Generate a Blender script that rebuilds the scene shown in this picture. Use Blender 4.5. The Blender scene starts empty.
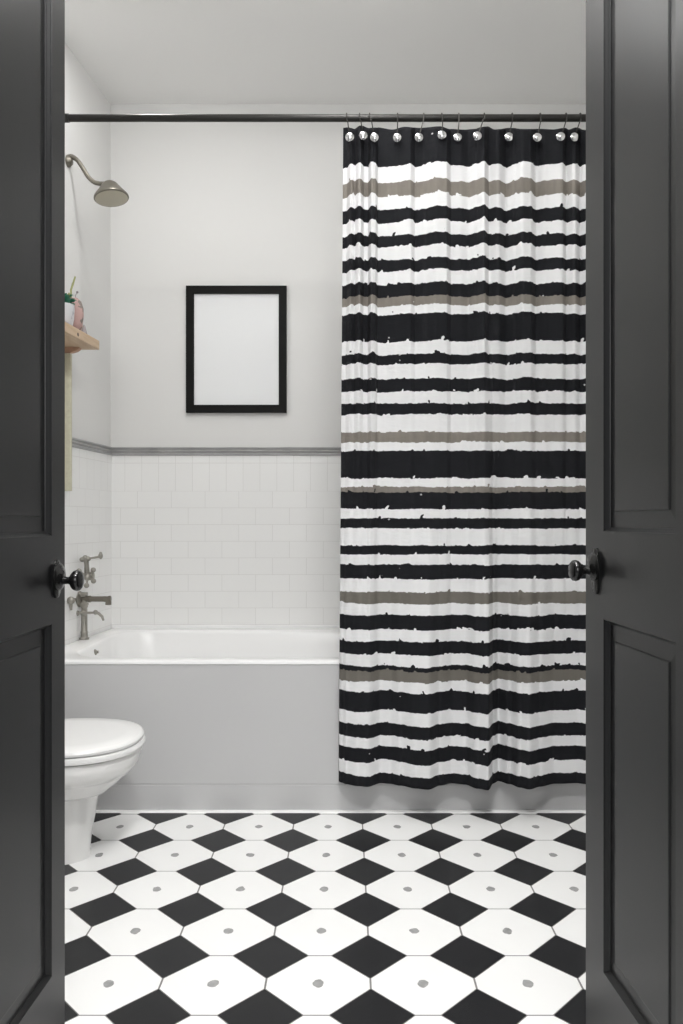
import bpy, bmesh, math, random
from mathutils import Vector, Matrix, noise
random.seed(7)
C = bpy.context.scene.collection
F, VX, VY, H = 817.0, 347.0, 521.0, 1.05          # focal length in px, vanishing point, eye height
def PX(px, Y): return (px - VX) / F * Y
def PZ(py, Y): return H - (py - VY) / F * Y
PI = math.pi

# ------------------------------------------------------------------ materials
def mat(name, col, rough=.5, metal=0.0, spec=None, coat=0.0, bump=None):
    m = bpy.data.materials.new(name); m.use_nodes = True
    nt = m.node_tree; b = nt.nodes['Principled BSDF']
    b.inputs['Base Color'].default_value = (*col, 1)
    b.inputs['Roughness'].default_value = rough
    b.inputs['Metallic'].default_value = metal
    if spec is not None: b.inputs['Specular IOR Level'].default_value = spec
    if coat: b.inputs['Coat Weight'].default_value = coat; b.inputs['Coat Roughness'].default_value = .08
    if bump:
        sc, st, dist = bump
        tc = nt.nodes.new('ShaderNodeTexCoord'); n = nt.nodes.new('ShaderNodeTexNoise')
        n.inputs['Scale'].default_value = sc; n.inputs['Detail'].default_value = 4
        bp = nt.nodes.new('ShaderNodeBump'); bp.inputs['Strength'].default_value = st; bp.inputs['Distance'].default_value = dist
        nt.links.new(tc.outputs['Object'], n.inputs['Vector']); nt.links.new(n.outputs['Fac'], bp.inputs['Height'])
        nt.links.new(bp.outputs['Normal'], b.inputs['Normal'])
    return m
class NT:
    def __init__(s, m): s.nt = m.node_tree; s.b = s.nt.nodes['Principled BSDF']
    def n(s, t, **k):
        x = s.nt.nodes.new('ShaderNode' + t)
        for a, v in k.items(): setattr(x, a, v)
        return x
    def put(s, i, v):
        if hasattr(v, 'is_output') or isinstance(v, bpy.types.NodeSocket): s.nt.links.new(v, i)
        else: i.default_value = v
    def math(s, op, a, b=0.0, c=None):
        x = s.n('Math', operation=op); s.put(x.inputs[0], a); s.put(x.inputs[1], b)
        if c is not None: s.put(x.inputs[2], c)
        return x.outputs[0]
    def mix(s, f, a, b):
        x = s.n('Mix', data_type='RGBA'); s.put(x.inputs['Factor'], f)
        for i, v in ((6, a), (7, b)):
            s.put(x.inputs[i], v if isinstance(v, bpy.types.NodeSocket) else (*v, 1) if len(v) == 3 else v)
        return x.outputs[2]
    def noise(s, vec, scale, detail=2.0, rough=.5):
        x = s.n('TexNoise'); s.put(x.inputs['Vector'], vec); x.inputs['Scale'].default_value = scale
        x.inputs['Detail'].default_value = detail; x.inputs['Roughness'].default_value = rough
        return x.outputs['Fac']

M = {}
M['paint'] = mat('wall_paint', (.73, .727, .717), .55, bump=(60, .05, .002))
M['ceil'] = mat('ceiling_paint', (.90, .897, .887), .7, bump=(60, .05, .002))
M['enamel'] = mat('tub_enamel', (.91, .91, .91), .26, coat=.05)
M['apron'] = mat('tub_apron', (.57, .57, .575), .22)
M['porcelain'] = mat('porcelain', (.86, .855, .845), .1, coat=.3)
M['seat'] = mat('toilet_plastic', (.84, .84, .835), .22)
M['trimwhite'] = mat('trim_white', (.93, .93, .92), .35)
M['door'] = mat('door_paint', (.007, .0072, .0076), .33, spec=.36, bump=(120, .03, .001))
M['black'] = mat('black_metal', (.006, .006, .006), .18, .0, spec=.5)
M['rod'] = mat('rod_bronze', (.02, .019, .017), .38, .3)
M['framewood'] = mat('frame_black', (.006, .006, .0055), .5, spec=.15)
M['paper'] = mat('paper_sheet', (.83, .84, .85), .3)
M['nickel'] = mat('aged_nickel', (.36, .345, .31), .33, .85, bump=(80, .1, .001))
M['bronze'] = mat('dull_bronze', (.20, .185, .155), .42, .7, bump=(60, .15, .001))
M['spray'] = mat('spray_face', (.50, .47, .38), .45, .5)
M['chrome'] = mat('chrome', (.75, .75, .76), .12, 1.0)
M['wire'] = mat('hook_wire', (.035, .033, .03), .35, .6)
M['green'] = mat('leaf_green', (.03, .20, .12), .5)
M['lime'] = mat('leaf_lime', (.36, .38, .16), .5)
M['stone'] = mat('pink_clay', (.50, .33, .31), .7, bump=(25, .5, .01))
M['greycone'] = mat('grey_clay', (.30, .27, .27), .7)
M['potc'] = mat('pot_glaze', (.62, .63, .66), .35, bump=(40, .2, .004))
M['corbel'] = mat('corbel_wood', (.50, .30, .20), .6)
M['glow'] = mat('lamp_diffuser', (.9, .9, .88), .4)
g = M['glow'].node_tree.nodes['Principled BSDF']; g.inputs['Emission Color'].default_value = (1, .99, .97, 1); g.inputs['Emission Strength'].default_value = 62
# stone / pot variation
for k, c2 in (('stone', (.22, .19, .17)), ('potc', (.45, .45, .50))):
    t = NT(M[k]); tc = t.n('TexCoord'); nz = t.noise(tc.outputs['Object'], 18, 3)
    t.put(t.b.inputs['Base Color'], t.mix(t.math('GREATER_THAN', nz, .56), M[k].node_tree.nodes['Principled BSDF'].inputs['Base Color'].default_value[:3], c2))
# wood
def wood(name, c1, c2, scale=1.0):
    m = mat(name, c1, .55); t = NT(m); tc = t.n('TexCoord'); mp = t.n('Mapping'); mp.inputs['Scale'].default_value = (22*scale, 2.2*scale, 22*scale)
    t.put(mp.inputs['Vector'], tc.outputs['Object']); nz = t.noise(mp.outputs['Vector'], 2.2, 6, .6)
    r = t.n('ValToRGB'); r.color_ramp.elements[0].position = .35; r.color_ramp.elements[1].position = .68
    r.color_ramp.elements[0].color = (*c1, 1); r.color_ramp.elements[1].color = (*c2, 1)
    t.put(r.inputs['Fac'], nz); t.put(t.b.inputs['Base Color'], r.outputs['Color']); return m
M['pine'] = wood('pale_pine', (.62, .47, .33), (.50, .35, .22))
M['batten'] = wood('cream_wood', (.66, .64, .50), (.58, .55, .42))
# marble rail
m = mat('marble', (.42, .42, .42), .3); t = NT(m); tc = t.n('TexCoord'); nz = t.noise(tc.outputs['Object'], 9, 6, .65)
t.put(t.b.inputs['Base Color'], t.mix(nz, (.22, .22, .225), (.52, .52, .52))); M['marble'] = m
# floor tile: white octagons, black diamonds, grey dots
m = mat('floor_tile', (.8, .8, .8), .28, spec=.28); t = NT(m); tc = t.n('TexCoord'); sp = t.n('SeparateXYZ'); t.put(sp.inputs[0], tc.outputs['Object'])
S = .2380
def cell(sock, off):
    u = t.math('DIVIDE', t.math('SUBTRACT', sock, off), S)
    return t.math('ABSOLUTE', t.math('SUBTRACT', u, t.math('ROUND', u)))
a = cell(sp.outputs['X'], -.0655); b = cell(sp.outputs['Y'], 1.8545)
da = t.math('SUBTRACT', .5, a); db = t.math('SUBTRACT', .5, b)
dd = t.math('SUBTRACT', t.math('ADD', t.math('DIVIDE', da, .385), t.math('DIVIDE', db, .415)), 1.0)
isblack = t.math('LESS_THAN', dd, 0.0)
g1 = t.math('LESS_THAN', t.math('ABSOLUTE', dd), .017)
outer = t.math('GREATER_THAN', dd, 0.0)
g2 = t.math('MULTIPLY', t.math('MAXIMUM', t.math('LESS_THAN', da, .0095), t.math('LESS_THAN', db, .0075)), outer)
gr = t.math('MAXIMUM', g1, g2)
nz = t.noise(tc.outputs['Object'], 55, 2)
aa = t.math('MULTIPLY', a, 1.0)
rr = t.math('SQRT', t.math('ADD', t.math('MULTIPLY', aa, aa), t.math('MULTIPLY', t.math('MULTIPLY', b, b), .62)))
dot = t.math('LESS_THAN', t.math('ADD', rr, t.math('MULTIPLY', t.math('SUBTRACT', nz, .5), .04)), .052)
cl = t.noise(tc.outputs['Object'], 2.5, 3)
white = t.mix(cl, (.86, .86, .855), (.92, .92, .915)); grey = t.mix(nz, (.20, .20, .20), (.46, .46, .455))
col = t.mix(dot, white, grey); col = t.mix(isblack, col, (.011, .0115, .013)); col = t.mix(gr, col, (.19, .185, .18))
t.put(t.b.inputs['Base Color'], col)
t.put(t.b.inputs['Roughness'], t.math('ADD', t.math('MULTIPLY', gr, .5), .27))
bp = t.n('Bump'); bp.inputs['Strength'].default_value = .4; bp.inputs['Distance'].default_value = .002
t.put(bp.inputs['Height'], t.math('SUBTRACT', 1.0, gr)); t.put(t.b.inputs['Normal'], bp.outputs['Normal']); M['floor'] = m
# wall tile: running bond below a soldier course (UV in metres, v measured down from the rail)
m = mat('subway_tile', (.83, .83, .82), .38, spec=.3); t = NT(m); uv = t.n('UVMap'); uv.uv_map = 'UVMap'
def brick(bw, rh, off, ox, oy):
    mp = t.n('Mapping'); mp.inputs['Location'].default_value = (ox, oy, 0); t.put(mp.inputs['Vector'], uv.outputs['UV'])
    x = t.n('TexBrick'); t.put(x.inputs['Vector'], mp.outputs['Vector']); x.offset = off; x.squash = 1
    x.inputs['Scale'].default_value = 1; x.inputs['Brick Width'].default_value = bw; x.inputs['Row Height'].default_value = rh
    x.inputs['Mortar Size'].default_value = .0012; x.inputs['Mortar Smooth'].default_value = .3; x.inputs['Bias'].default_value = 0
    x.inputs['Color1'].default_value = (.87, .87, .862, 1); x.inputs['Color2'].default_value = (.885, .885, .877, 1); x.inputs['Mortar'].default_value = (.74, .735, .72, 1)
    return x
b1 = brick(.160, .079, .5, 0.03, 0.0); b2 = brick(.080, .400, 0, 0.01, .035)
su = t.n('SeparateXYZ'); t.put(su.inputs[0], uv.outputs['UV']); top = t.math('GREATER_THAN', su.outputs['Y'], .632)
t.put(t.b.inputs['Base Color'], t.mix(top, b1.outputs['Color'], b2.outputs['Color']))
edge = t.math('LESS_THAN', t.math('ABSOLUTE', t.math('SUBTRACT', su.outputs['Y'], .632)), .0015)
fac = t.math('ADD', t.math('MULTIPLY', b1.outputs['Fac'], t.math('SUBTRACT', 1.0, top)), t.math('MULTIPLY', b2.outputs['Fac'], top))
fac = t.math('MAXIMUM', fac, edge)
wv = t.noise(uv.outputs['UV'], 9, 2)
bp = t.n('Bump'); bp.inputs['Strength'].default_value = .3; bp.inputs['Distance'].default_value = .002
t.put(bp.inputs['Height'], t.math('ADD', t.math('SUBTRACT', 1.0, fac), t.math('MULTIPLY', wv, .8))); t.put(t.b.inputs['Normal'], bp.outputs['Normal']); M['tile'] = m
# curtain stripes: paint-brushed bands by height
W_, K_, G_ = (.80, .80, .81), (.011, .0115, .014), (.27, .245, .215)
G_dim = (.165, .155, .135)  # same taupe for the low bands, weaker light there mixed into the colour
seq = [(120, K_), (165.5, W_), (181.5, G_), (196, W_), (209, K_), (221.5, W_), (234.5, K_), (246.5, W_), (259.5, K_), (270.5, W_), (283.5, K_),
       (297, G_), (306, W_), (315, K_), (342, W_), (354.5, K_), (365.5, W_), (379, K_), (393, W_), (404, K_), (415.5, W_), (433, G_), (443, W_),
       (452, K_), (479.5, W_), (487, G_), (492.5, K_), (510, W_), (518.5, K_), (529.5, W_), (545.5, K_), (555.5, W_), (566, K_), (580, W_), (592.5, G_dim),
       (604.5, W_), (616, K_), (630, W_), (641.5, K_), (655, W_), (667, K_), (671.5, G_dim), (682, W_), (692.5, K_), (712, W_), (724.5, K_), (738, W_),
       (748.5, K_), (762, W_), (775.3, K_)]
YC = 2.88
m = mat('curtain_cloth', (.8, .8, .8), .85, spec=.2); t = NT(m); uv = t.n('UVMap'); uv.uv_map = 'UVMap'
su = t.n('SeparateXYZ'); t.put(su.inputs[0], uv.outputs['UV'])
def vec(sx, sy, oz=0.0):
    mp = t.n('Mapping'); mp.inputs['Scale'].default_value = (sx, sy, 1); mp.inputs['Location'].default_value = (0, 0, oz); t.put(mp.inputs['Vector'], uv.outputs['UV']); return mp.outputs['Vector']
n1 = t.noise(vec(1, 4), 9, 2); n2 = t.noise(vec(1, 1.2), 75, 3, .6); n3 = t.noise(vec(1, .8, 3), 40, 1)
rag = t.math('MULTIPLY', t.math('MAXIMUM', t.math('SUBTRACT', n3, .60), 0.0), .075)
z = t.math('ADD', su.outputs['Y'], t.math('ADD', t.math('MULTIPLY', t.math('SUBTRACT', n1, .5), .013), t.math('MULTIPLY', t.math('SUBTRACT', n2, .5), .0105)))
z = t.math('SUBTRACT', z, rag)
bands = sorted([(PZ(y, YC), c) for y, c in seq])        # (upper z of band, colour), ascending
def ramp(bs, lo, hi):
    r = t.n('ValToRGB'); r.color_ramp.interpolation = 'CONSTANT'; e = r.color_ramp.elements
    prev = lo; st = []
    for ztop, c in bs: st.append((prev, c)); prev = ztop
    while len(e) > 1: e.remove(e[-1])
    e[0].position = 0; e[0].color = (*st[0][1], 1)
    for p, c in st[1:]:
        q = e.new(max(0, min(1, (p - lo) / (hi - lo)))); q.color = (*c, 1)
    t.put(r.inputs['Fac'], t.math('DIVIDE', t.math('SUBTRACT', z, lo), hi - lo)); return r.outputs['Color']
k = len(bands) // 2
lo, mid, hi = 0.0, bands[k-1][0], bands[-1][0] + .01
cA = ramp(bands[:k], lo, mid); cB = ramp(bands[k:], mid, hi)
col = t.mix(t.math('GREATER_THAN', z, mid), cA, cB)
lum = t.n('RGBToBW'); t.put(lum.inputs[0], col)
vo = t.n('TexVoronoi'); vo.inputs['Scale'].default_value = 26; t.put(vo.inputs['Vector'], vec(1, 1.3))
vs = t.n('SeparateXYZ'); t.put(vs.inputs[0], vo.outputs['Color'])
n4 = t.noise(vec(1, 1, 5), 120, 2)
speck = t.math('MULTIPLY', t.math('LESS_THAN', t.math('ADD', vo.outputs['Distance'], t.math('MULTIPLY', n4, .14)), .165), t.math('LESS_THAN', vs.outputs['X'], .075))
isk = t.math('LESS_THAN', lum.outputs[0], .05)
col = t.mix(t.math('MULTIPLY', t.math('MULTIPLY', speck, isk), .75), col, (.7, .7, .7))
streak = t.noise(vec(1, .12, 9), 60, 4); isg = t.math('MULTIPLY', t.math('LESS_THAN', lum.outputs[0], .5), t.math('GREATER_THAN', lum.outputs[0], .1))
col = t.mix(t.math('MULTIPLY', isg, t.math('MULTIPLY', streak, .8)), col, (.16, .145, .13))
t.put(t.b.inputs['Base Color'], col)
wr = t.noise(vec(1, 2.2, 2), 14, 4, .6); bp = t.n('Bump'); bp.inputs['Strength'].default_value = .35; bp.inputs['Distance'].default_value = .012
t.put(bp.inputs['Height'], wr); t.put(t.b.inputs['Normal'], bp.outputs['Normal']); M['curtain'] = m

# ------------------------------------------------------------------ mesh helpers
def link(name, bm, m, parent=None, smooth=True, loc=(0, 0, 0)):
    bmesh.ops.recalc_face_normals(bm, faces=bm.faces)
    me = bpy.data.meshes.new(name); bm.to_mesh(me); bm.free()
    if smooth:
        for p in me.polygons: p.use_smooth = True
        try: me.set_sharp_from_angle(angle=math.radians(38))
        except Exception: pass
    me.materials.append(M[m]); o = bpy.data.objects.new(name, me); C.objects.link(o)
    o.location = loc; o.parent = parent; return o
def tag(o, label=None, cat=None, group=None, kind=None):
    for k, v in (('label', label), ('category', cat), ('group', group), ('kind', kind)):
        if v: o[k] = v
    return o
def empty(name, loc, label=None, cat=None, group=None, kind=None):
    o = bpy.data.objects.new(name, None); o.empty_display_size = .05; C.objects.link(o); o.location = loc
    return tag(o, label, cat, group, kind)
def box(bm, a, b, bev=0.0, seg=2):
    r = bmesh.ops.create_cube(bm, size=1); vs = r['verts']
    for v in vs: v.co = Vector([(a[i] + b[i]) / 2 + v.co[i] * (b[i] - a[i]) for i in range(3)])
    if bev:
        es = list({e for v in vs for e in v.link_edges}); bmesh.ops.bevel(bm, geom=es, offset=bev, segments=seg, affect='EDGES', profile=.5)
def rings(bm, loops, cap0=True, cap1=True):
    vs = [[bm.verts.new(p) for p in lp] for lp in loops]; n = len(vs[0])
    for a, b in zip(vs, vs[1:]):
        for i in range(n): bm.faces.new((a[i], a[(i+1) % n], b[(i+1) % n], b[i]))
    if cap0: bm.faces.new(vs[0][::-1])
    if cap1: bm.faces.new(vs[-1])
    return vs
def spline(pts, n):
    out = []; P = [Vector(p) for p in pts]; P = [P[0]*2 - P[1]] + P + [P[-1]*2 - P[-2]]
    for i in range(1, len(P) - 2):
        for k in range(n):
            t = k / n; a, b, c, d = P[i-1:i+3]
            out.append(.5*((2*b) + (c-a)*t + (2*a-5*b+4*c-d)*t*t + (3*b-a-3*c+d)*t**3))
    out.append(P[-2]); return out
def tube(bm, pts, r, seg=14, caps=True):
    pts = [Vector(p) for p in pts]; rs = r if isinstance(r, (list, tuple)) else [r]*len(pts); lps = []
    up = None
    for i, p in enumerate(pts):
        d = (pts[min(i+1, len(pts)-1)] - pts[max(i-1, 0)]).normalized()
        if up is None: up = Vector((0, 0, 1)) if abs(d.z) < .9 else Vector((0, 1, 0))
        s = d.cross(up).normalized(); up = s.cross(d).normalized()
        lps.append([p + (s*math.cos(2*PI*k/seg) + up*math.sin(2*PI*k/seg))*rs[i] for k in range(seg)])
    rings(bm, lps, caps, caps)
def lathe(bm, prof, origin=(0, 0, 0), axis=(0, 0, 1), seg=32):
    ax = Vector(axis).normalized(); q = Vector((0, 0, 1)).rotation_difference(ax); o = Vector(origin); lps = []
    for r, h in prof: lps.append([o + q @ Vector((max(r, 1e-4)*math.cos(2*PI*k/seg), max(r, 1e-4)*math.sin(2*PI*k/seg), h)) for k in range(seg)])
    rings(bm, lps)
def ball(bm, c, r, sc=(1, 1, 1), sub=3):
    x = bmesh.ops.create_icosphere(bm, subdivisions=sub, radius=r)
    for v in x['verts']: v.co = Vector(c) + Vector([v.co[i]*sc[i] for i in range(3)])
def prism(bm, poly, z0, z1): rings(bm, [[(x, y, z0) for x, y in poly], [(x, y, z1) for x, y in poly]])

# ------------------------------------------------------------------ room shell
YB = 3.88
def WX(Y): return -1.123 - .085 * (YB - Y)          # the left wall runs slightly outwards towards the door
XR, CZ, YF0, YF1 = 1.24, 3.03, .80, .93
HX0, HX1, HY0 = -1.6, 1.5, -1.6
bm = bmesh.new(); box(bm, (HX0, HY0, -.06), (HX1, YB + .1, 0)); link('floor', bm, 'floor', smooth=False)['kind'] = 'structure'
bm = bmesh.new(); box(bm, (HX0, YF0, CZ), (HX1, YB + .1, CZ + .08)); link('ceiling', bm, 'ceil', smooth=False)['kind'] = 'structure'
bm = bmesh.new(); box(bm, (WX(YB) - .3, YB, 0), (XR + .12, YB + .1, CZ)); wb = link('wall_back', bm, 'paint', smooth=False); wb['kind'] = 'structure'
bm = bmesh.new(); prism(bm, [(WX(YF1), YF1), (WX(YB), YB), (WX(YB) - .2, YB), (WX(YF1) - .15, YF1)], 0, CZ); wl = link('wall_left', bm, 'paint', smooth=False); wl['kind'] = 'structure'
bm = bmesh.new(); box(bm, (XR, YF1, 0), (XR + .12, YB, CZ)); link('wall_right', bm, 'paint', smooth=False)['kind'] = 'structure'
OX0, OX1, OZ = -.550, .490, 2.62
bm = bmesh.new(); box(bm, (HX0, YF0, 0), (OX0, YF1, CZ)); box(bm, (OX1, YF0, 0), (HX1, YF1, CZ)); box(bm, (OX0, YF0, OZ), (OX1, YF1, CZ))
link('wall_front', bm, 'paint', smooth=False)['kind'] = 'structure'
bm = bmesh.new()
for y0, y1 in ((YF0 - .018, YF0), (YF1, YF1 + .012)):
    box(bm, (OX0 - .09, y0, 0), (OX0, y1, OZ + .09), .003); box(bm, (OX1, y0, 0), (OX1 + .09, y1, OZ + .09), .003); box(bm, (OX0, y0, OZ), (OX1, y1, OZ + .09), .003)
box(bm, (OX0, YF0, 0), (OX0 + .015, YF1, OZ), .002); box(bm, (OX1 - .015, YF0, 0), (OX1, YF1, OZ), .002); box(bm, (OX0, YF0, OZ - .015), (OX1, YF1, OZ), .002)
link('trim_1', bm, 'door')['kind'] = 'structure'
# wall tile wainscots (children of their walls)
ZT0, ZT1 = .50, 1.360
def tile_sheet(name, p, q, nrm, parent):
    p, q, nrm = Vector((*p, 0)), Vector((*q, 0)), Vector((*nrm, 0)).normalized(); L = (q - p).length; th = .008
    bm = bmesh.new(); uvl = bm.loops.layers.uv.new('UVMap')
    vs = {}
    for k, (a, t_) in enumerate(((p, 0), (q, 0), (q, th), (p, th))):
        for j, zz in enumerate((ZT0, ZT1)): vs[k, j] = bm.verts.new(a + nrm*t_ + Vector((0, 0, zz)))
    for a, b in ((0, 1), (1, 2), (2, 3), (3, 0)): bm.faces.new((vs[a, 0], vs[b, 0], vs[b, 1], vs[a, 1]))
    bm.faces.new([vs[k, 1] for k in range(4)]); bm.faces.new([vs[k, 0] for k in range(3, -1, -1)])
    d = (q - p).normalized()
    for f in bm.faces:
        for l in f.loops: l[uvl].uv = ((l.vert.co - p).dot(d) + 4, l.vert.co.z - .559)
    o = link(name, bm, 'tile', parent, smooth=False); o['kind'] = 'structure'; return o
tile_sheet('wall_tiles', (WX(YB), YB), (XR, YB), (0, -1), wb)
nl = Vector((1, .085, 0)).normalized(); nl = Vector((1, -.085, 0)).normalized()
tile_sheet('wall_tiles', (WX(2.955), 2.955), (WX(YB), YB), (nl.x, nl.y), wl)
# moulded chair rail
prof = [(0, .0), (.010, .0), (.0155, .004), (.0155, .009), (.010, .0125), (.012, .016), (.0165, .021), (.012, .026), (.010, .0295), (.0155, .033), (.0155, .037), (.010, .041), (0, .041)]
def rail(p, q, n, miter):
    bm = bmesh.new(); lps = []
    for e, (a, mt) in enumerate(((p, 0), (q, miter))):
        lps.append([(a[0] + n[0]*t_ + (mt*t_ if e else 0), a[1] + n[1]*t_, 1.360 + zz) for t_, zz in prof])
    rings(bm, lps); return bm
tag(link('trim_2', rail((XR, YB), (WX(YB), YB), (0, -1), 1.0), 'marble'), kind='structure')
bm = bmesh.new(); d = Vector((WX(2.955) - WX(YB), 2.955 - YB, 0)).normalized()
rings(bm, [[Vector((WX(YB), YB, 1.36 + zz)) + nl*t_ + d*t_*.95 for t_, zz in prof], [Vector((WX(2.955), 2.955, 1.36 + zz)) + nl*t_ for t_, zz in prof]])
tag(link('trim_3', bm, 'marble'), kind='structure')
# white strip where the tub meets the floor
YA = 2.96
bm = bmesh.new(); prof2 = [(0, 0), (.021, 0), (.020, .0015), (.012, .003), (0, .004)]
rings(bm, [[(x, YA - .001 - t_, zz) for t_, zz in prof2] for x in (WX(YA) + .003, XR)]); tag(link('trim_4', bm, 'trimwhite'), kind='structure')

# ------------------------------------------------------------------ bathtub
tub = empty('bathtub', (-.1, 3.4, 0), 'long white built-in bathtub with a plain grey-white front panel, behind the striped curtain', 'bathtub')
def at(o, v): return Vector(v) - o.location
ZR = .543
def rrect(x0, x1, y0, y1, r, n=256):
    pts = []; cx, cy = (x0+x1)/2, (y0+y1)/2
    segs = [((x1-r, y1-r), 0), ((x0+r, y1-r), PI/2), ((x0+r, y0+r), PI), ((x1-r, y0+r), 1.5*PI)]
    for (a, b), t0 in segs:
        for k in range(25): pts.append(Vector((a + r*math.cos(t0 + PI/2*k/24), b + r*math.sin(t0 + PI/2*k/24))))
    L = [0]; m_ = len(pts)
    for i in range(m_): L.append(L[-1] + (pts[(i+1) % m_] - pts[i]).length)
    out = []; j = 0
    for k in range(n):
        s = L[-1]*k/n
        while L[j+1] < s: j += 1
        f = (s - L[j]) / max(1e-9, L[j+1]-L[j]); out.append(pts[j].lerp(pts[(j+1) % m_], f))
    return out
inner = rrect(-1.045, 1.13, 3.035, 3.77, .17)
quad = [Vector((WX(YA) + .0105, YA)), Vector((XR - .003, YA)), Vector((XR - .003, YB - .010)), Vector((WX(YB) + .0115, YB - .010))]
cc = Vector((-.06, 3.4))
def hit(p):
    d_ = (p - cc).normalized(); best = None
    for i in range(4):
        a_, b_ = quad[i], quad[(i+1) % 4]; e = b_ - a_; den = d_.x*e.y - d_.y*e.x
        if abs(den) < 1e-9: continue
        w = a_ - cc; t_ = (w.x*e.y - w.y*e.x)/den; s_ = (w.x*d_.y - w.y*d_.x)/den
        if t_ > 0 and -1e-6 <= s_ <= 1+1e-6 and (best is None or t_ < best): best = t_
    return cc + d_*best
outer_ = [hit(p) for p in inner]
for q_ in quad:
    i = min(range(len(outer_)), key=lambda i: (outer_[i]-q_).length); outer_[i] = q_.copy()
def inset(lp, dist, cen=cc, yy=None):
    return [p + (cen - p).normalized()*dist for p in lp]
ctub = Vector((-.06, 3.4))
def shrink(x0, x1, y0, y1, r): return rrect(x0, x1, y0, y1, r)
lv = []
def o3(lp, zz): return [at(tub, (p.x, p.y, zz)) for p in lp]
def clampq(lp, d_):        # pull the outer loop inwards by d_ on every side
    return [Vector((min(max(p.x, quad[0].x + (quad[3].x - quad[0].x)*(p.y - quad[0].y)/(quad[3].y - quad[0].y) + d_), XR - .003 - d_), min(max(p.y, YA + d_), YB - .010 - d_))) for p in lp]
lv.append(o3(outer_, ZR - .0125)); lv.append(o3(outer_, ZR - .009)); lv.append(o3(clampq(outer_, .0025), ZR - .0025)); lv.append(o3(clampq(outer_, .009), ZR))
lv.append(o3(rrect(-1.053, .938+.2, 3.027, 3.778, .178), ZR)); lv.append(o3(rrect(-1.046, .931+.2, 3.034, 3.771, .171), ZR - .004))
lv.append(o3(rrect(-1.040, .922+.2, 3.040, 3.764, .168), ZR - .014)); lv.append(o3(rrect(-1.015, .88+.2, 3.055, 3.745, .17), ZR - .12))
lv.append(o3(rrect(-.98, .80+.2, 3.075, 3.72, .18), ZR - .30)); lv.append(o3(rrect(-.95, .74+.2, 3.10, 3.695, .18), ZR - .36)); lv.append(o3(rrect(-.90, .68+.2, 3.14, 3.65, .16), ZR - .385))
bm = bmesh.new(); rings(bm, lv, cap0=False); link('basin', bm, 'enamel', tub)
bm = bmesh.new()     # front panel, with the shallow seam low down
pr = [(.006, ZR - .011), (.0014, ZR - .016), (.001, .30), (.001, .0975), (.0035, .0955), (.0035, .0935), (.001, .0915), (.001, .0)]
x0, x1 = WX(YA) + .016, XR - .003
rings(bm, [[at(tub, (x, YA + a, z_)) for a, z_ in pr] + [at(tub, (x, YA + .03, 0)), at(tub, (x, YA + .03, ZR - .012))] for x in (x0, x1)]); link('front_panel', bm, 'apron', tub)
bm = bmesh.new(); box(bm, at(tub, (WX(YB) + .012, YB - .017, ZR - .002)), at(tub, (XR - .003, YB - .0085, ZR + .016)), .003); link('tile_flange', bm, 'enamel', tub)
bm = bmesh.new(); lathe(bm, [(.0, 0), (.013, 0), (.0125, .004), (.008, .008), (.0055, .011), (.0065, .015), (0, .017)], at(tub, (-1.037, 3.36, ZR - .033)), (1, 0, .12)); link('overflow_cap', bm, 'nickel', tub)['label'] = 'nickel overflow cap'

# ------------------------------------------------------------------ tub filler and valve on the left wall
YT = 3.50
s_ = YT / F
tf = empty('tub_faucet', (PX(84.3, YT), YT, ZR), 'aged nickel tub faucet with long horizontal spout on an upright pillar at the tub edge', 'faucet')
def P(px, py, dy=0.0, o=tf): return at(o, (PX(px, YT), YT + dy, PZ(py, YT)))
def PP(px, py, dy=0.0, o=None):
    Y = YT + dy; return Vector((PX(px, Y), Y, PZ(py, Y))) - (o.location if o else Vector())
zb = ZR - tf.location.z
bm = bmesh.new(); lathe(bm, [(0, .0005), (.021, .0005), (.021, .006), (.016, .011), (.0145, .028), (.016, .032), (.0135, .036), (.0128, .11), (.0128, .135), (.0155, .139), (.0155, .147), (.012, .150), (.012, .172)], (0, 0, 0)); link('pillar', bm, 'nickel', tf)
bm = bmesh.new(); w = WX(YT) + .0085 - tf.location.x
z0 = P(84, 599)[2]
lathe(bm, [(0, 0), (.0125, 0), (.0125, .03), (.0145, .032), (.0145, .040), (.0118, .043), (.0118, .115), (.014, .119), (.014, .125), (.0118, .127)], (w + .008, 0, z0), (1, 0, 0))
tube(bm, spline([(P(104, 599)), (P(106.6, 599.4)), (P(108.3, 601.5)), (P(108.3, 604.8))], 5), [.0125]*10 + [.0128]*6, 16)
link('spout', bm, 'bronze', tf)
bm = bmesh.new(); lathe(bm, [(0, 0), (.034, 0), (.034, .004), (.024, .009), (.017, .013), (0, .013)], (w, 0, z0), (1, -.085, 0)); link('wall_flange', bm, 'nickel', tf)
bm = bmesh.new(); q0 = P(77, 599.5); q1 = Vector((PX(70.8, 3.385), 3.385, PZ(600.5, 3.385))) - tf.location
tube(bm, [q0, q0.lerp(q1, .5), q1], [.010, .008, .010], 12); ball(bm, q1, .0165, (1, .7, 1)); tube(bm, [q1, q1 + Vector((0, 0, -.022)), q1 + Vector((.001, 0, -.040))], [.006, .0075, .005], 10); link('diverter', bm, 'nickel', tf)
bm = bmesh.new(); box(bm, P(72, 596.5, -.017), P(87, 592.3, .017), .003); box(bm, P(76, 605.5, -.014), P(88, 602.5, .014), .003); link('body_block', bm, 'nickel', tf)
bm = bmesh.new(); tube(bm, [P(76.5, 612.6, -.018), P(80, 612.4, -.02), P(95, 612.2, -.02), P(100, 612.8, -.02), P(103.5, 616, -.02), P(105, 620, -.02)], [.007, .0048, .0048, .0065, .006, .0045], 12)
for p_, r_ in ((P(78.2, 612.6, -.018), .0125), (P(97, 611.8, -.02), .0105)): ball(bm, p_, r_)
ball(bm, P(84.3, 612.6, -.008), .0155); link('lever', bm, 'nickel', tf)
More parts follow.
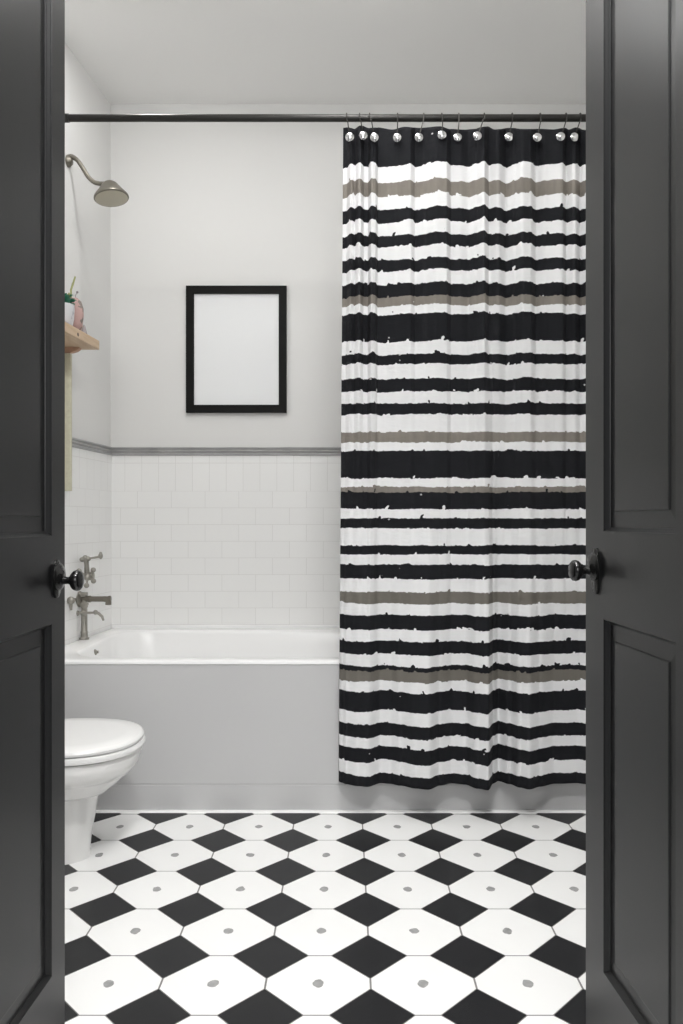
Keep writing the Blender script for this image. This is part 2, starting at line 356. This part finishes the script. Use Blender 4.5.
tv = empty('tub_valve', (WX(YT) + .009, YT, PZ(576, YT)), 'aged nickel wall valve with cross handle and raised lever, above the tub spout', 'faucet')
bm = bmesh.new(); lathe(bm, [(0, 0), (.026, 0), (.026, .004), (.018, .009), (.011, .012), (.011, .045), (.015, .048), (.015, .062), (0, .064)], (0, 0, 0), (1, -.05, 0)); link('wall_flange', bm, 'nickel', tv)
bm = bmesh.new(); c0 = PP(87.5, 577, -.02, tv)
for k, (dx, dy_) in enumerate(((-8.5, -6), (5.8, -7), (6, 4), (-1, 8.5))):
    e_ = PP(87.5 + dx, 577 + dy_, -.03, tv); tube(bm, [c0, c0.lerp(e_, .6), e_], [.006, .0045, .006], 10); ball(bm, e_, .0112, (1, .8, 1))
ball(bm, c0, .0165); link('cross_handle', bm, 'nickel', tv)
bm = bmesh.new(); tube(bm, [PP(87.0, 575, 0, tv), PP(86.8, 566, 0, tv), PP(86, 560, 0, tv)], [.0125, .010, .011], 14)
for q_ in ((82.5, 559.5), (88, 558.8)): ball(bm, PP(*q_, 0, tv), .0125, (1, 1, .85))
ball(bm, PP(85.2, 558, 0, tv), .0125)
link('stem', bm, 'nickel', tv)
bm = bmesh.new(); tube(bm, [PP(88, 558.5, 0, tv), PP(93, 557.8, 0, tv), PP(100, 556.8, 0, tv)], [.0045, .0045, .0055], 10); ball(bm, PP(100.6, 556, 0, tv), .0115, (.85, 1, 1.15)); ball(bm, PP(100.7, 553.3, 0, tv), .0065)
link('lever', bm, 'nickel', tv)

# ------------------------------------------------------------------ shower arm and head
YS = 3.40
def PS(px, py, o): return Vector((PX(px, YS), YS, PZ(py, YS))) - o.location
sh = empty('wall_mounted_shower', (WX(YS) + .001, YS, PZ(160, YS)), 'dull bronze shower head on a curved arm, high on the left wall', 'shower head')
bm = bmesh.new(); lathe(bm, [(0, 0), (.024, 0), (.023, .006), (.018, .012), (.014, .018), (0, .018)], PS(67.4, 161.5, sh) + Vector((.0015, 0, 0)), (1, -.085, 0)); ball(bm, PS(69.5, 161, sh), .0145, (1, 1, 1.3)); link('wall_flange', bm, 'bronze', sh)
pts = spline([PS(67.5, 158, sh), PS(72, 157, sh), PS(77.5, 160.5, sh), PS(83, 168.5, sh), PS(88, 176.5, sh), PS(94, 182, sh), PS(100, 183.6, sh), PS(106, 183.8, sh)], 6)
bm = bmesh.new(); tube(bm, pts, [.0092 + .004*(1 - min(1, i/10)) for i in range(len(pts))], 14); link('arm', bm, 'bronze', sh)
ax = Vector((-.16, .10, 1)).normalized(); hc = PS(111.5, 198.3, sh)
bm = bmesh.new(); lathe(bm, [(.058, -.001), (.068, -.002), (.0715, .002), (.0705, .008), (.063, .018), (.052, .032), (.043, .044), (.037, .053), (.031, .062), (.020, .070), (0, .073)], hc, ax, 40); link('bell', bm, 'bronze', sh)
bm = bmesh.new(); lathe(bm, [(0, -.0065), (.03, -.006), (.058, -.0040), (.0675, -.0015), (.066, .002), (0, .003)], hc, ax, 40); link('spray_face', bm, 'spray', sh)['label'] = 'tan spray face'

# ------------------------------------------------------------------ shelf on the left wall
def SX(Y, d): return WX(Y) + d
YS0, YS1, ZS0, ZS1, DS = 2.78, 3.365, 1.755, 1.792, .147
sf = empty('wall_shelf', (WX(3.1), 3.1, ZS0), 'pale pine shelf board fixed high on the left wall below the shower head', 'shelf')
m = M['pine']; t = NT(m)      # a dark knot in the board's front edge
tc = t.n('TexCoord'); kv = t.n('VectorMath', operation='DISTANCE'); t.put(kv.inputs[0], tc.outputs['Object'])
YK = None
for i in range(400):
    Y = 2.8 + i*.0015
    if (SX(Y, DS) / Y) * F + VX >= 78.0: YK = Y; break
kpos = Vector((SX(YK, DS), YK, PZ(334.6, YK))) - sf.location; kv.inputs[1].default_value = kpos
old = t.b.inputs['Base Color'].links[0].from_socket
t.put(t.b.inputs['Base Color'], t.mix(t.math('LESS_THAN', kv.outputs['Value'], .0075), old, (.05, .03, .025)))
bm = bmesh.new(); prism(bm, [(x - sf.location.x, y - 3.1) for x, y in ((SX(YS0, 0.001), YS0), (SX(YS0, DS), YS0), (SX(YS1, DS), YS1), (SX(YS1, .001), YS1))], 0, ZS1 - ZS0)
bmesh.ops.bevel(bm, geom=list(bm.edges), offset=.0015, segments=1, affect='EDGES'); link('board', bm, 'pine', sf)
for yk in (3.325, 2.86):
    bm = bmesh.new()
    pr = [(0.001, 0), (.085, 0), (.083, -.006), (.072, -.014), (.055, -.019), (.03, -.022), (0.001, -.023)]
    rings(bm, [[(SX(yk, a) - sf.location.x, yk - 3.1 + dy, b_ - .0005) for a, b_ in pr] for dy in (-.014, .014)])
    link('corbel', bm, 'corbel', sf)['label'] = 'orange-brown wooden bracket'
bm = bmesh.new(); yk = 3.325; box(bm, (SX(yk, .002) - sf.location.x, yk - 3.1 - .011, PZ(491, yk) - ZS0), (PX(71.3, yk) - sf.location.x, yk - 3.1 + .011, -.024), .0015)
link('upright', bm, 'batten', sf)['label'] = 'cream wooden upright'
# things on the shelf
po = empty('potted_plant', (-1.112, 3.20, ZS1 + .0005), 'small leafy green plant in a pale grey pot on the wall shelf', 'potted plant')
bm = bmesh.new(); lathe(bm, [(0, 0), (.028, 0), (.034, .010), (.041, .050), (.043, .085), (.042, .104), (.038, .104), (.037, .094), (0, .092)], (0, 0, 0)); link('pot', bm, 'potc', po)
bm = bmesh.new()
def leaf(bm, base, d_, L, w_, droop=.2, fold=.25):
    d_ = Vector(d_).normalized(); s = d_.cross(Vector((0, 0, 1))).normalized(); u = s.cross(d_).normalized(); vs = []
    N = 7
    for i in range(N):
        f = i/(N-1); c_ = Vector(base) + d_*L*f - Vector((0, 0, 1))*droop*L*f*f; ww = w_*math.sin(PI*min(.999, .08 + .92*f))**.8 + .0006
        vs.append([bm.verts.new(c_ + s*k*ww + u*(-abs(k)*0 + (.0 if k else -fold*ww)) + u*tt) for k, tt in ((-1, 0), (0, 0), (1, 0), (0, -.0016))])
    for a_, b_ in zip(vs, vs[1:]):
        for j in range(4): bm.faces.new((a_[j], a_[(j+1) % 4], b_[(j+1) % 4], b_[j]))
    bm.faces.new(vs[0]); bm.faces.new(vs[-1])
for k in range(90):
    an = random.uniform(0, 2*PI); el = random.uniform(.2, 1.3); r_ = random.uniform(0, .026)
    leaf(bm, (r_*math.cos(an), r_*math.sin(an), .094 + random.uniform(0, .035)), (math.cos(an)*math.cos(el), math.sin(an)*math.cos(el), math.sin(el)), random.uniform(.024, .044), random.uniform(.007, .012))
link('foliage', bm, 'green', po)
bm = bmesh.new()
for k in range(16):
    an = random.uniform(0, 2*PI); el = random.uniform(.7, 1.4); r_ = random.uniform(0, .02)
    leaf(bm, (r_*math.cos(an) + .006, r_*math.sin(an), .128), (math.cos(an)*math.cos(el), math.sin(an)*math.cos(el), math.sin(el)), random.uniform(.022, .038), .007)
b0 = Vector((PX(71, 3.2), 3.2, PZ(290, 3.2))) - po.location; b1_ = Vector((PX(75.3, 3.2), 3.2, PZ(276.5, 3.2))) - po.location
tube(bm, [b0 + Vector((0, 0, -.03)), b0, b0.lerp(b1_, .5), b1_], [.0035, .004, .0042, .0032], 8)
link('shoot', bm, 'lime', po)['label'] = 'yellow-green upright shoot and young leaves'
vs_ = empty('clay_vase', (-1.098, 3.295, ZS1 + .0005), 'pink-brown speckled egg-shaped vase beside the potted plant on the wall shelf', 'vase')
bm = bmesh.new(); lathe(bm, [(0, 0), (.014, 0), (.020, .010), (.030, .045), (.035, .085), (.034, .115), (.026, .142), (.015, .153), (.012, .156), (.009, .156), (.009, .14), (0, .135)], (0, 0, 0)); link('vase_body', bm, 'stone', vs_)
bm = bmesh.new(); tube(bm, spline([(0, 0, .134), (.003, 0, .165), (.009, 0, .178)], 4), .0016, 8); ball(bm, (.010, 0, .180), .0048); link('dry_sprig', bm, 'greycone', vs_)
bm = bmesh.new(); lathe(bm, [(0, 0), (.013, 0), (.014, .004), (.010, .018), (.0075, .030), (.004, .040), (0, .044)], (0, 0, 0), (0, 0, 1), 12)
o = link('stone_cone', bm, 'greycone', loc=(-1.052, 3.268, ZS1 + .0005)); tag(o, 'tiny dark grey cone ornament near the end of the pine shelf', 'ornament')

# ------------------------------------------------------------------ picture frame
pf = empty('picture_frame', ((PX(186, 3.87) + PX(287, 3.87))/2, YB - .001, (PZ(286, 3.87) + PZ(413, 3.87))/2), 'black rectangular picture frame with a blank white sheet on the back wall', 'picture frame')
YFm = YB - .022
hx, hz = (PX(287, YFm) - PX(186.3, YFm))/2, (PZ(285.8, YFm) - PZ(412.9, YFm))/2; bw = .0370
bm = bmesh.new()
def fl(i, y): return [(-hx + i, y, -hz + i), (hx - i, y, -hz + i), (hx - i, y, hz - i), (-hx + i, y, hz - i)]
rings(bm, [fl(bw, -.001), fl(0, -.001), fl(0, -.019), fl(.001, -.020), fl(.002, -.0205), fl(bw - .002, -.0205), fl(bw, -.018), fl(bw, -.001)], False, False)
bmesh.ops.remove_doubles(bm, verts=bm.verts, dist=1e-5); link('frame', bm, 'framewood', pf, smooth=False)
bm = bmesh.new(); box(bm, (-hx + bw + .0003, -.009, -hz + bw + .0003), (hx - bw - .0003, -.002, hz - bw - .0003)); link('blank_sheet', bm, 'paper', pf, smooth=False)['label'] = 'blank white sheet'

# ------------------------------------------------------------------ curtain rod
YR, RZ = 2.90, PZ(118.1, 2.90)
xl, xr = WX(YR) + .001, XR - .001
rd = empty('curtain_rod', ((xl + xr)/2, YR, RZ), 'long black shower curtain rod running straight between the side walls', 'curtain rod')
bm = bmesh.new(); cx = rd.location.x
tube(bm, [(xl + .004 - cx, 0, 0), (PX(69, YR) - cx, 0, 0)], .0150, 24); tube(bm, [(PX(69, YR) - cx - .002, 0, 0), (xr - .004 - cx, 0, 0)], .0128, 24); link('tube', bm, 'rod', rd)
for x, dx in ((xl, 1), (xr, -1)):
    bm = bmesh.new(); lathe(bm, [(0, 0), (.032, 0), (.032, .006), (.022, .014), (.0175, .02), (0, .02)], (x - cx, 0, 0), (dx, 0, 0)); link('end_flange', bm, 'rod', rd)

# ------------------------------------------------------------------ shower curtain
def interp(tab, x):
    if x <= tab[0][0]: return tab[0][1]
    for (a, va), (b, vb) in zip(tab, tab[1:]):
        if x <= b:
            f = (x - a)/(b - a); f = f*f*(3 - 2*f); return va + (vb - va)*f
    return tab[-1][1]
hem = [(337, 780), (342, 782), (346, 783.5), (358, 785.6), (367, 786.5), (381, 782.5), (390, 783), (400, 785), (416, 788), (428, 789), (440, 785), (452, 783), (465, 784), (478, 788), (488, 789.8), (493, 783), (498, 780.5), (510, 783.5), (520, 787), (529, 788.8), (540, 786), (555, 783), (575, 782.5), (590, 784), (604, 787), (620, 783)]
fld = [(339, 199), (343, 198.5), (348, 194.8), (352, 196.5), (357, 193.4), (362, 197.4), (366, 198), (370, 193.2), (373, 194), (376.5, 198.4), (385, 198.2), (396, 197), (410, 195), (415, 197.6), (425, 195.6), (437, 192.7), (446, 193.2), (451, 196.6), (460, 196.4), (468, 197.4), (476, 194.8), (484, 192), (489, 196.2), (498, 194.8), (506, 198.2), (515, 195.5), (523, 192.1), (530, 192.8), (536, 196.9), (547, 195.3), (562, 194), (566, 196.8), (575, 194.6), (580, 197.6), (584, 196.3), (590, 193), (600, 197), (610, 194), (620, 197)]
topy = [(339, 128), (345, 127.5), (351, 129), (358, 125.5), (366, 128), (376, 127.6), (392, 129.7), (405, 127), (420, 128), (440, 126.5), (450, 129.2), (465, 129.8), (475, 129), (482, 127), (487, 126.5), (495, 129.6), (510, 128), (525, 129.2), (540, 129), (553, 129.6), (565, 128), (569, 129.6), (576, 127.6), (585, 130), (620, 128)]
def fold_y(px, z):
    yb = 264*YC / (interp(hem, px) - VY); yt = 325.5*YC / (VY - interp(fld, px))
    f = min(1, max(0, (z - .25)/(2.05 - .25))); f = f*f*(3 - 2*f); y = yb*(1 - f) + yt*f
    return YC + (y - YC)*(1 - .5*math.exp(-((z - 1.15)/.42)**2))
def curtain_point(px0, z):
    f = min(1, max(0, (z - .11)/2.3)); sh_ = (343.2 - 339.0)*f**1.0
    px = px0 + sh_*(1 - min(1, max(0, (px0 - 339)/60)))
    Y = fold_y(px0, z); Y += .004*noise.noise(Vector((px0*.045, z*1.1, 3))) + .0022*noise.noise(Vector((px0*.02, z*5, 9)))
    return Vector((PX(px, Y), Y, z))
cu = empty('shower_curtain', (PX(465, YC), YC, .11), 'black, white and taupe brush-striped shower curtain hanging in front of the tub', 'shower curtain')
bm = bmesh.new(); uvl = bm.loops.layers.uv.new('UVMap')
NC, NR = 560, 210; P0, P1 = 339.0, 606.0; ZH = .1175
grid = []; uvs = {}
acc = [0.0]; prev = None
for i in range(NC + 1):
    px = P0 + (P1 - P0)*i/NC; q_ = curtain_point(px, 1.2)
    if prev is not None: acc.append(acc[-1] + math.hypot(q_.x - prev.x, q_.y - prev.y))
    prev = q_
for i in range(NC + 1):
    px = P0 + (P1 - P0)*i/NC; zt = PZ(interp(topy, px), curtain_point(px, 2.43).y); colv = []
    for j in range(NR + 1):
        zz = ZH + (zt - ZH)*j/NR; v = bm.verts.new(curtain_point(px, zz) - cu.location); colv.append(v); uvs[v] = (acc[i], zz)
    grid.append(colv)
for i in range(NC):
    for j in range(NR):
        f = bm.faces.new((grid[i][j], grid[i+1][j], grid[i+1][j+1], grid[i][j+1]))
        for l in f.loops: l[uvl].uv = uvs[l.vert]
o = link('cloth', bm, 'curtain', cu)
for e in o.data.attributes:
    if e.name == 'sharp_edge': o.data.attributes.remove(e); break
md = o.modifiers.new('thick', 'SOLIDIFY'); md.thickness = .0016; md.offset = 1
# metal discs and hooks: twelve curtain hooks
hooks = [(346.6, 349.8), (359.5, 363.2), (369.6, 374.4), (397.4, 397.2), (423.6, 419), (441.6, 441.9), (458.6, 457.7), (484.0, 477.3), (511.8, 509), (539.7, 537.3), (565.6, 560.8), (579.8, 574.2)]
dy_ = [137.5, 136, 138, 138.2, 138, 135.6, 138, 136.5, 137.5, 138, 137.2, 137.6]
ordn = ['first', 'second', 'third', 'fourth', 'fifth', 'sixth', 'seventh', 'eighth', 'ninth', 'tenth', 'eleventh', 'last']
for i, ((xh, xd), yd) in enumerate(zip(hooks, dy_)):
    zd = 2.39
    # find the front of the cloth close to the disc
    Yf = min(curtain_point(xd + k, zd + dz).y for k in range(-6, 7) for dz in (-.015, 0, .015)) - .005; zd = PZ(yd, Yf)
    Yw = min(curtain_point(xd + (xh - xd)*k/6 + j, 2.44 - .008*k).y for k in range(7) for j in (-2, -1, 0, 1, 2)) - .007; Yw = min(Yw, Yf)
    h = empty('curtain_hook', (PX(xh, YR), YR, RZ), f'{"rightmost" if i == 11 else "leftmost" if i == 0 else ordn[i] + " from the left"} of the twelve curtain hooks with silver buttons on the black rod', 'curtain hook', 'hooks holding the striped shower curtain')
    X0 = h.location.x; e_ = Vector((PX(xd, Yf - .004), Yf - .004, zd)) - h.location
    pts = [(0, .0158*math.cos(a_), .0158*math.sin(a_)) for a_ in [math.radians(v) for v in range(-20, 181, 20)]]
    pts = [(x, y, z_) for x, y, z_ in pts] + [(e_.x*.1, min(-.018, (Yw - YR)*.6), -.018), (e_.x*.35, min(-.020, Yw - YR), -.032), (e_.x*.8, Yw - YR, e_.z + .014), (e_.x, e_.y, e_.z)]
    bm = bmesh.new(); tube(bm, pts, .0020, 8); link('wire', bm, 'wire', h)
    bm = bmesh.new(); lathe(bm, [(0, 0), (.0148, 0), (.0158, .002), (.0148, .005), (.0095, .0085), (.003, .010), (0, .0102)], e_ + Vector((0, .003, 0)), (random.uniform(-.16, .16), -1, random.uniform(-.1, .1)), 24); link('button', bm, 'chrome', h)['label'] = 'silver button'

# ------------------------------------------------------------------ toilet
to = empty('toilet', (-.93, 2.565, 0), 'white toilet with closed lid against the left wall, half behind the open door', 'toilet')
def oval(front, back, hw, z_, n=64, yc=0.0, ef=2.2):
    # elongated bowl outline: round front, squarer back
    cxx = back + (front - back)*.47; pts = []
    for k in range(n):
        a_ = 2*PI*k/n; c_, s2 = math.cos(a_), math.sin(a_)
        e1 = 2/ef if c_ > 0 else 2/3.2
        rx = (front - cxx) if c_ > 0 else (cxx - back)
        pts.append((cxx + rx*math.copysign(abs(c_)**e1, c_) - to.location.x, yc + hw*math.copysign(abs(s2)**(2/2.2), s2), z_))
    return pts
B = -1.10
bm = bmesh.new()
rings(bm, [oval(-.806, B, .088, .0), oval(-.806, B, .087, .010), oval(-.808, B, .083, .020), oval(-.803, B, .079, .07), oval(-.791, B, .078, .13), oval(-.784, B, .084, .180), oval(-.780, B, .090, .198),
           oval(-.752, B, .118, .206), oval(-.744, B, .132, .2145), oval(-.742, B, .136, .217), oval(-.712, B, .160, .238), oval(-.690, B, .176, .258), oval(-.680, B, .183, .266), oval(-.676, B, .190, .269), oval(-.660, B, .202, .290),
           oval(-.654, B, .208, .308), oval(-.651, B, .209, .326), oval(-.657, B, .205, .3355), oval(-.685, B, .18, .3365)]); link('bowl', bm, 'porcelain', to)
bm = bmesh.new(); rings(bm, [oval(-.652, -1.06, .204, .3395), oval(-.643, -1.065, .213, .3425), oval(-.6405, -1.067, .215, .350), oval(-.644, -1.065, .2125, .3595), oval(-.651, -1.06, .206, .3615)]); link('seat', bm, 'seat', to)
bm = bmesh.new(); rings(bm, [oval(-.652, -1.06, .204, .3635), oval(-.6460, -1.065, .2115, .3655), oval(-.6445, -1.067, .213, .373), oval(-.649, -1.064, .209, .3795), oval(-.655, -1.05, .196, .3835), oval(-.70, -1.02, .15, .3855), oval(-.80, -.95, .06, .3862)]); link('lid', bm, 'seat', to)
bm = bmesh.new()
for sgn in (-1, 1): tube(bm, [(-1.068 + .93, sgn*.085, .352), (-1.068 + .93, sgn*.045, .352)], .016, 14)
box(bm, (-1.095 + .93, -.11, .337), (-1.055 + .93, .11, .345), .003); link('hinge', bm, 'seat', to)
bm = bmesh.new(); box(bm, (-1.213 + .93, -.185, .33), (-1.045 + .93 - .045, .185, .70), .022, 4); box(bm, (-1.16 + .93, -.12, .20), (-1.05 + .93, .12, .34), .02, 3); link('tank', bm, 'porcelain', to)
bm = bmesh.new(); box(bm, (-1.217 + .93, -.192, .70), (-1.04 + .93 - .045, .192, .735), .010, 3); link('tank_lid', bm, 'porcelain', to)
bm = bmesh.new(); tube(bm, [(-1.09 + .93, -.15, .66), (-1.075 + .93, -.15, .66), (-1.072 + .93, -.13, .658), (-1.072 + .93, -.09, .652)], [.01, .007, .006, .007], 10); link('flush_lever', bm, 'chrome', to)['label'] = 'chrome flush lever'

# ------------------------------------------------------------------ double doors
def door(name, free, dirn, nrm, zs, knob, label):
    """free = XY of free edge at the visible face, dirn = from free edge to hinge, nrm = visible face normal"""
    W = .475; T = .036; d_ = Vector((*dirn, 0)).normalized(); n_ = Vector((*nrm, 0)).normalized()
    fr = Vector((*free, 0)); hinge = fr + d_*W
    e = empty(name, (hinge.x, hinge.y, 0), label, None, None, 'structure')
    def L(u, t_, z_): return fr + d_*u + n_*t_ + Vector((0, 0, z_)) - e.location        # u from the free edge
    zu0, zl1, zl0, ufar, unear = zs; z0_, z1_ = .008, 2.595; zu1 = 2.46
    panels = [(ufar, unear, zl0, zl1), (ufar, unear, zu0, zu1)]
    us = [0, ufar, unear, W]; zz = [z0_, zl0, zl1, zu0, zu1, z1_]
    bm = bmesh.new()
    for side in (0, 1):
        def Q(u, t_, z_): return L(u, t_ if side == 0 else -T - t_, z_)
        for i in range(3):
            for j in range(5):
                if i == 1 and j in (1, 3): continue
                bm.faces.new([bm.verts.new(Q(*p)) for p in ((us[i], 0, zz[j]), (us[i+1], 0, zz[j]), (us[i+1], 0, zz[j+1]), (us[i], 0, zz[j+1]))])
        for a_, b_, c_, g_ in panels:
            lps = []
            for ins, dep in ((0, 0), (.0006, -.0010), (.0018, -.0020), (.0045, -.0060), (.0062, -.0082), (.0066, -.0095), (.0100, -.0095), (.0320, -.0080), (.0330, -.0062), (.0350, -.0058)):
                lps.append([Q(a_ + ins, dep, c_ + ins), Q(b_ - ins, dep, c_ + ins), Q(b_ - ins, dep, g_ - ins), Q(a_ + ins, dep, g_ - ins)])
            rings(bm, lps, False, True)
    for u in (0, W): bm.faces.new([bm.verts.new(L(u, t_, z_)) for t_, z_ in ((0, z0_), (-T, z0_), (-T, z1_), (0, z1_))])
    for z_ in (z0_, z1_): bm.faces.new([bm.verts.new(L(u, t_, z_)) for u, t_ in ((0, 0), (0, -T), (W, -T), (W, 0))])
    bmesh.ops.remove_doubles(bm, verts=bm.verts, dist=1e-5)
    link('door_leaf', bm, 'door', e, smooth=False)
    ku, kz, up_, dn = knob
    for side in (0, 1):
        sg = 1 if side == 0 else -1; t0 = 0 if side == 0 else -T
        def K(u, t_, z_): return L(u, t0 + sg*t_, z_)
        bm = bmesh.new(); lps = []
        for ins, t_ in ((0, .0), (0, .0035), (.0025, .0055)):
            hw, = (.0125 - ins,); lo_, hi_ = kz - dn + ins, kz + up_ - ins; c2 = .006
            lps.append([K(ku + a_, t_, b_) for a_, b_ in ((-hw + c2, lo_), (hw - c2, lo_), (hw, lo_ + c2), (hw, hi_ - c2), (hw - c2, hi_), (-hw + c2, hi_), (-hw, hi_ - c2), (-hw, lo_ + c2))])
        rings(bm, lps); bp_ = link('backplate', bm, 'black', e); bp_['label'] = 'black metal backplate'
        bm = bmesh.new(); ax_ = n_*sg
        lathe(bm, [(0, .010), (.0075, .010), (.0065, .014), (.0060, .022), (.0075, .0255), (.0130, .0285), (.0165, .032), (.0180, .0365), (.0172, .0410), (.0135, .0445), (.007, .0462), (0, .0465)], K(ku, 0, kz), ax_, 36)
        kn = link('door_knob', bm, 'black', e); kn['label'] = 'glossy black round knob'
        bm = bmesh.new(); lathe(bm, [(0, .0056), (.0235, .0056), (.0235, .0072), (.020, .0105), (.0125, .0125), (.009, .0145), (0, .0145)], K(ku, 0, kz + .006), ax_, 36); link('rose', bm, 'black', kn)
    for zc in (.25, 1.25, 2.30):
        bm = bmesh.new(); tube(bm, [L(W + .004, -T - .004, zc - .045), L(W + .004, -T - .004, zc + .045)], .006, 12); link('hinge', bm, 'black', e)
    return e
# visible faces traced on the floor plan
door('door_1', (-.494, 1.43), (-.0294, -1), (1, -.0294), (1.025, .877, .285, .058, .335), (.042, .949, .0345, .029), 'dark grey panelled door leaf standing open on the left of the picture')
door('door_2', (.418, 1.43), (.0636, -1), (-1, -.0636), (1.033, .888, .305, .082, .338), (.052, .9665, .038, .0395), 'dark grey panelled door leaf standing open on the right of the picture')

# ------------------------------------------------------------------ lamp, lights, world
def dome_lamp(x, y, strength, label):
    gm = M['glow'].copy(); M['glow_' + label] = gm; gm.node_tree.nodes['Principled BSDF'].inputs['Emission Strength'].default_value = strength
    e = empty('ceiling_lamp', (x, y, CZ), label, 'ceiling lamp')
    bm = bmesh.new(); lathe(bm, [(0, 0), (.215, 0), (.215, -.018), (.200, -.024), (.195, -.018), (0, -.018)], (0, 0, -.0005), seg=56); link('lamp_base', bm, 'trimwhite', e)
    bm = bmesh.new(); lathe(bm, [(0, -.020), (.190, -.020), (.190, -.030), (.175, -.058), (.14, -.082), (.09, -.098), (.04, -.105), (0, -.106)], (0, 0, 0), seg=56); link('lamp_diffuser', bm, 'glow_' + label, e)
dome_lamp(.0, 2.58, 15.0, 'round white dome ceiling lamp nearer to the shower curtain')
dome_lamp(.10, 1.45, 53.0, 'added unseen white dome fill lamp nearer to the double doors')  # second lamp is an unseen addition that brightens the curtain and walls
def area(name, loc, rot, size, power, col=(1, 1, 1), sy=None):
    l = bpy.data.lights.new(name, 'AREA'); l.energy = power; l.color = col; l.size = size
    if sy: l.shape = 'RECTANGLE'; l.size_y = sy
    else: l.shape = 'DISK'
    o = bpy.data.objects.new(name, l); C.objects.link(o); o.location = loc; o.rotation_euler = rot; return o
area('hall_light', (.35, -1.1, 1.75), (math.radians(92), 0, math.radians(6)), 1.3, 22, (1, .995, .985))
area('hall_floor_fill', (0, .42, 2.92), (math.radians(18), 0, 0), .35, 42, (1, .995, .985))  # unseen fill light, added to brighten the floor inside the doorway
w = bpy.data.worlds.new('World'); bpy.context.scene.world = w; w.use_nodes = True
w.node_tree.nodes['Background'].inputs[0].default_value = (.97, .985, 1, 1); w.node_tree.nodes['Background'].inputs[1].default_value = .33

# ------------------------------------------------------------------ camera
cam = bpy.data.cameras.new('camera'); co = bpy.data.objects.new('camera', cam); C.objects.link(co)
co.location = (0, 0, H); co.rotation_euler = (PI/2, 0, 0)
cam.sensor_fit = 'HORIZONTAL'; cam.sensor_width = 36; cam.lens = F*36/683; cam.shift_x = (341.5 - VX)/683; cam.shift_y = (VY - 512)/683; cam.clip_start = .02
sc = bpy.context.scene; sc.camera = co
sc.view_settings.view_transform = 'Standard'; sc.view_settings.look = 'None'; sc.view_settings.gamma = 1; sc.view_settings.exposure = 0.18; sc.view_settings.use_curve_mapping = False
sc.cycles.max_bounces = 10; sc.cycles.diffuse_bounces = 6
dl = empty('recessed_downlight', (-.80, 3.02, CZ), 'small round white recessed downlight in the ceiling above the tub', 'downlight')
bm = bmesh.new(); lathe(bm, [(.062, -.0005), (.085, -.0005), (.085, -.004), (.066, -.007), (.062, -.004)], (0, 0, 0), seg=40); link('trim_ring', bm, 'trimwhite', dl)
bm = bmesh.new(); lathe(bm, [(0, -.001), (.061, -.001), (.061, -.003), (0, -.003)], (0, 0, 0), seg=40); link('lens', bm, 'glow', dl)
area('tub_light', (-.80, 3.02, CZ - .012), (0, 0, 0), .12, 4.0, (1, .995, .985))
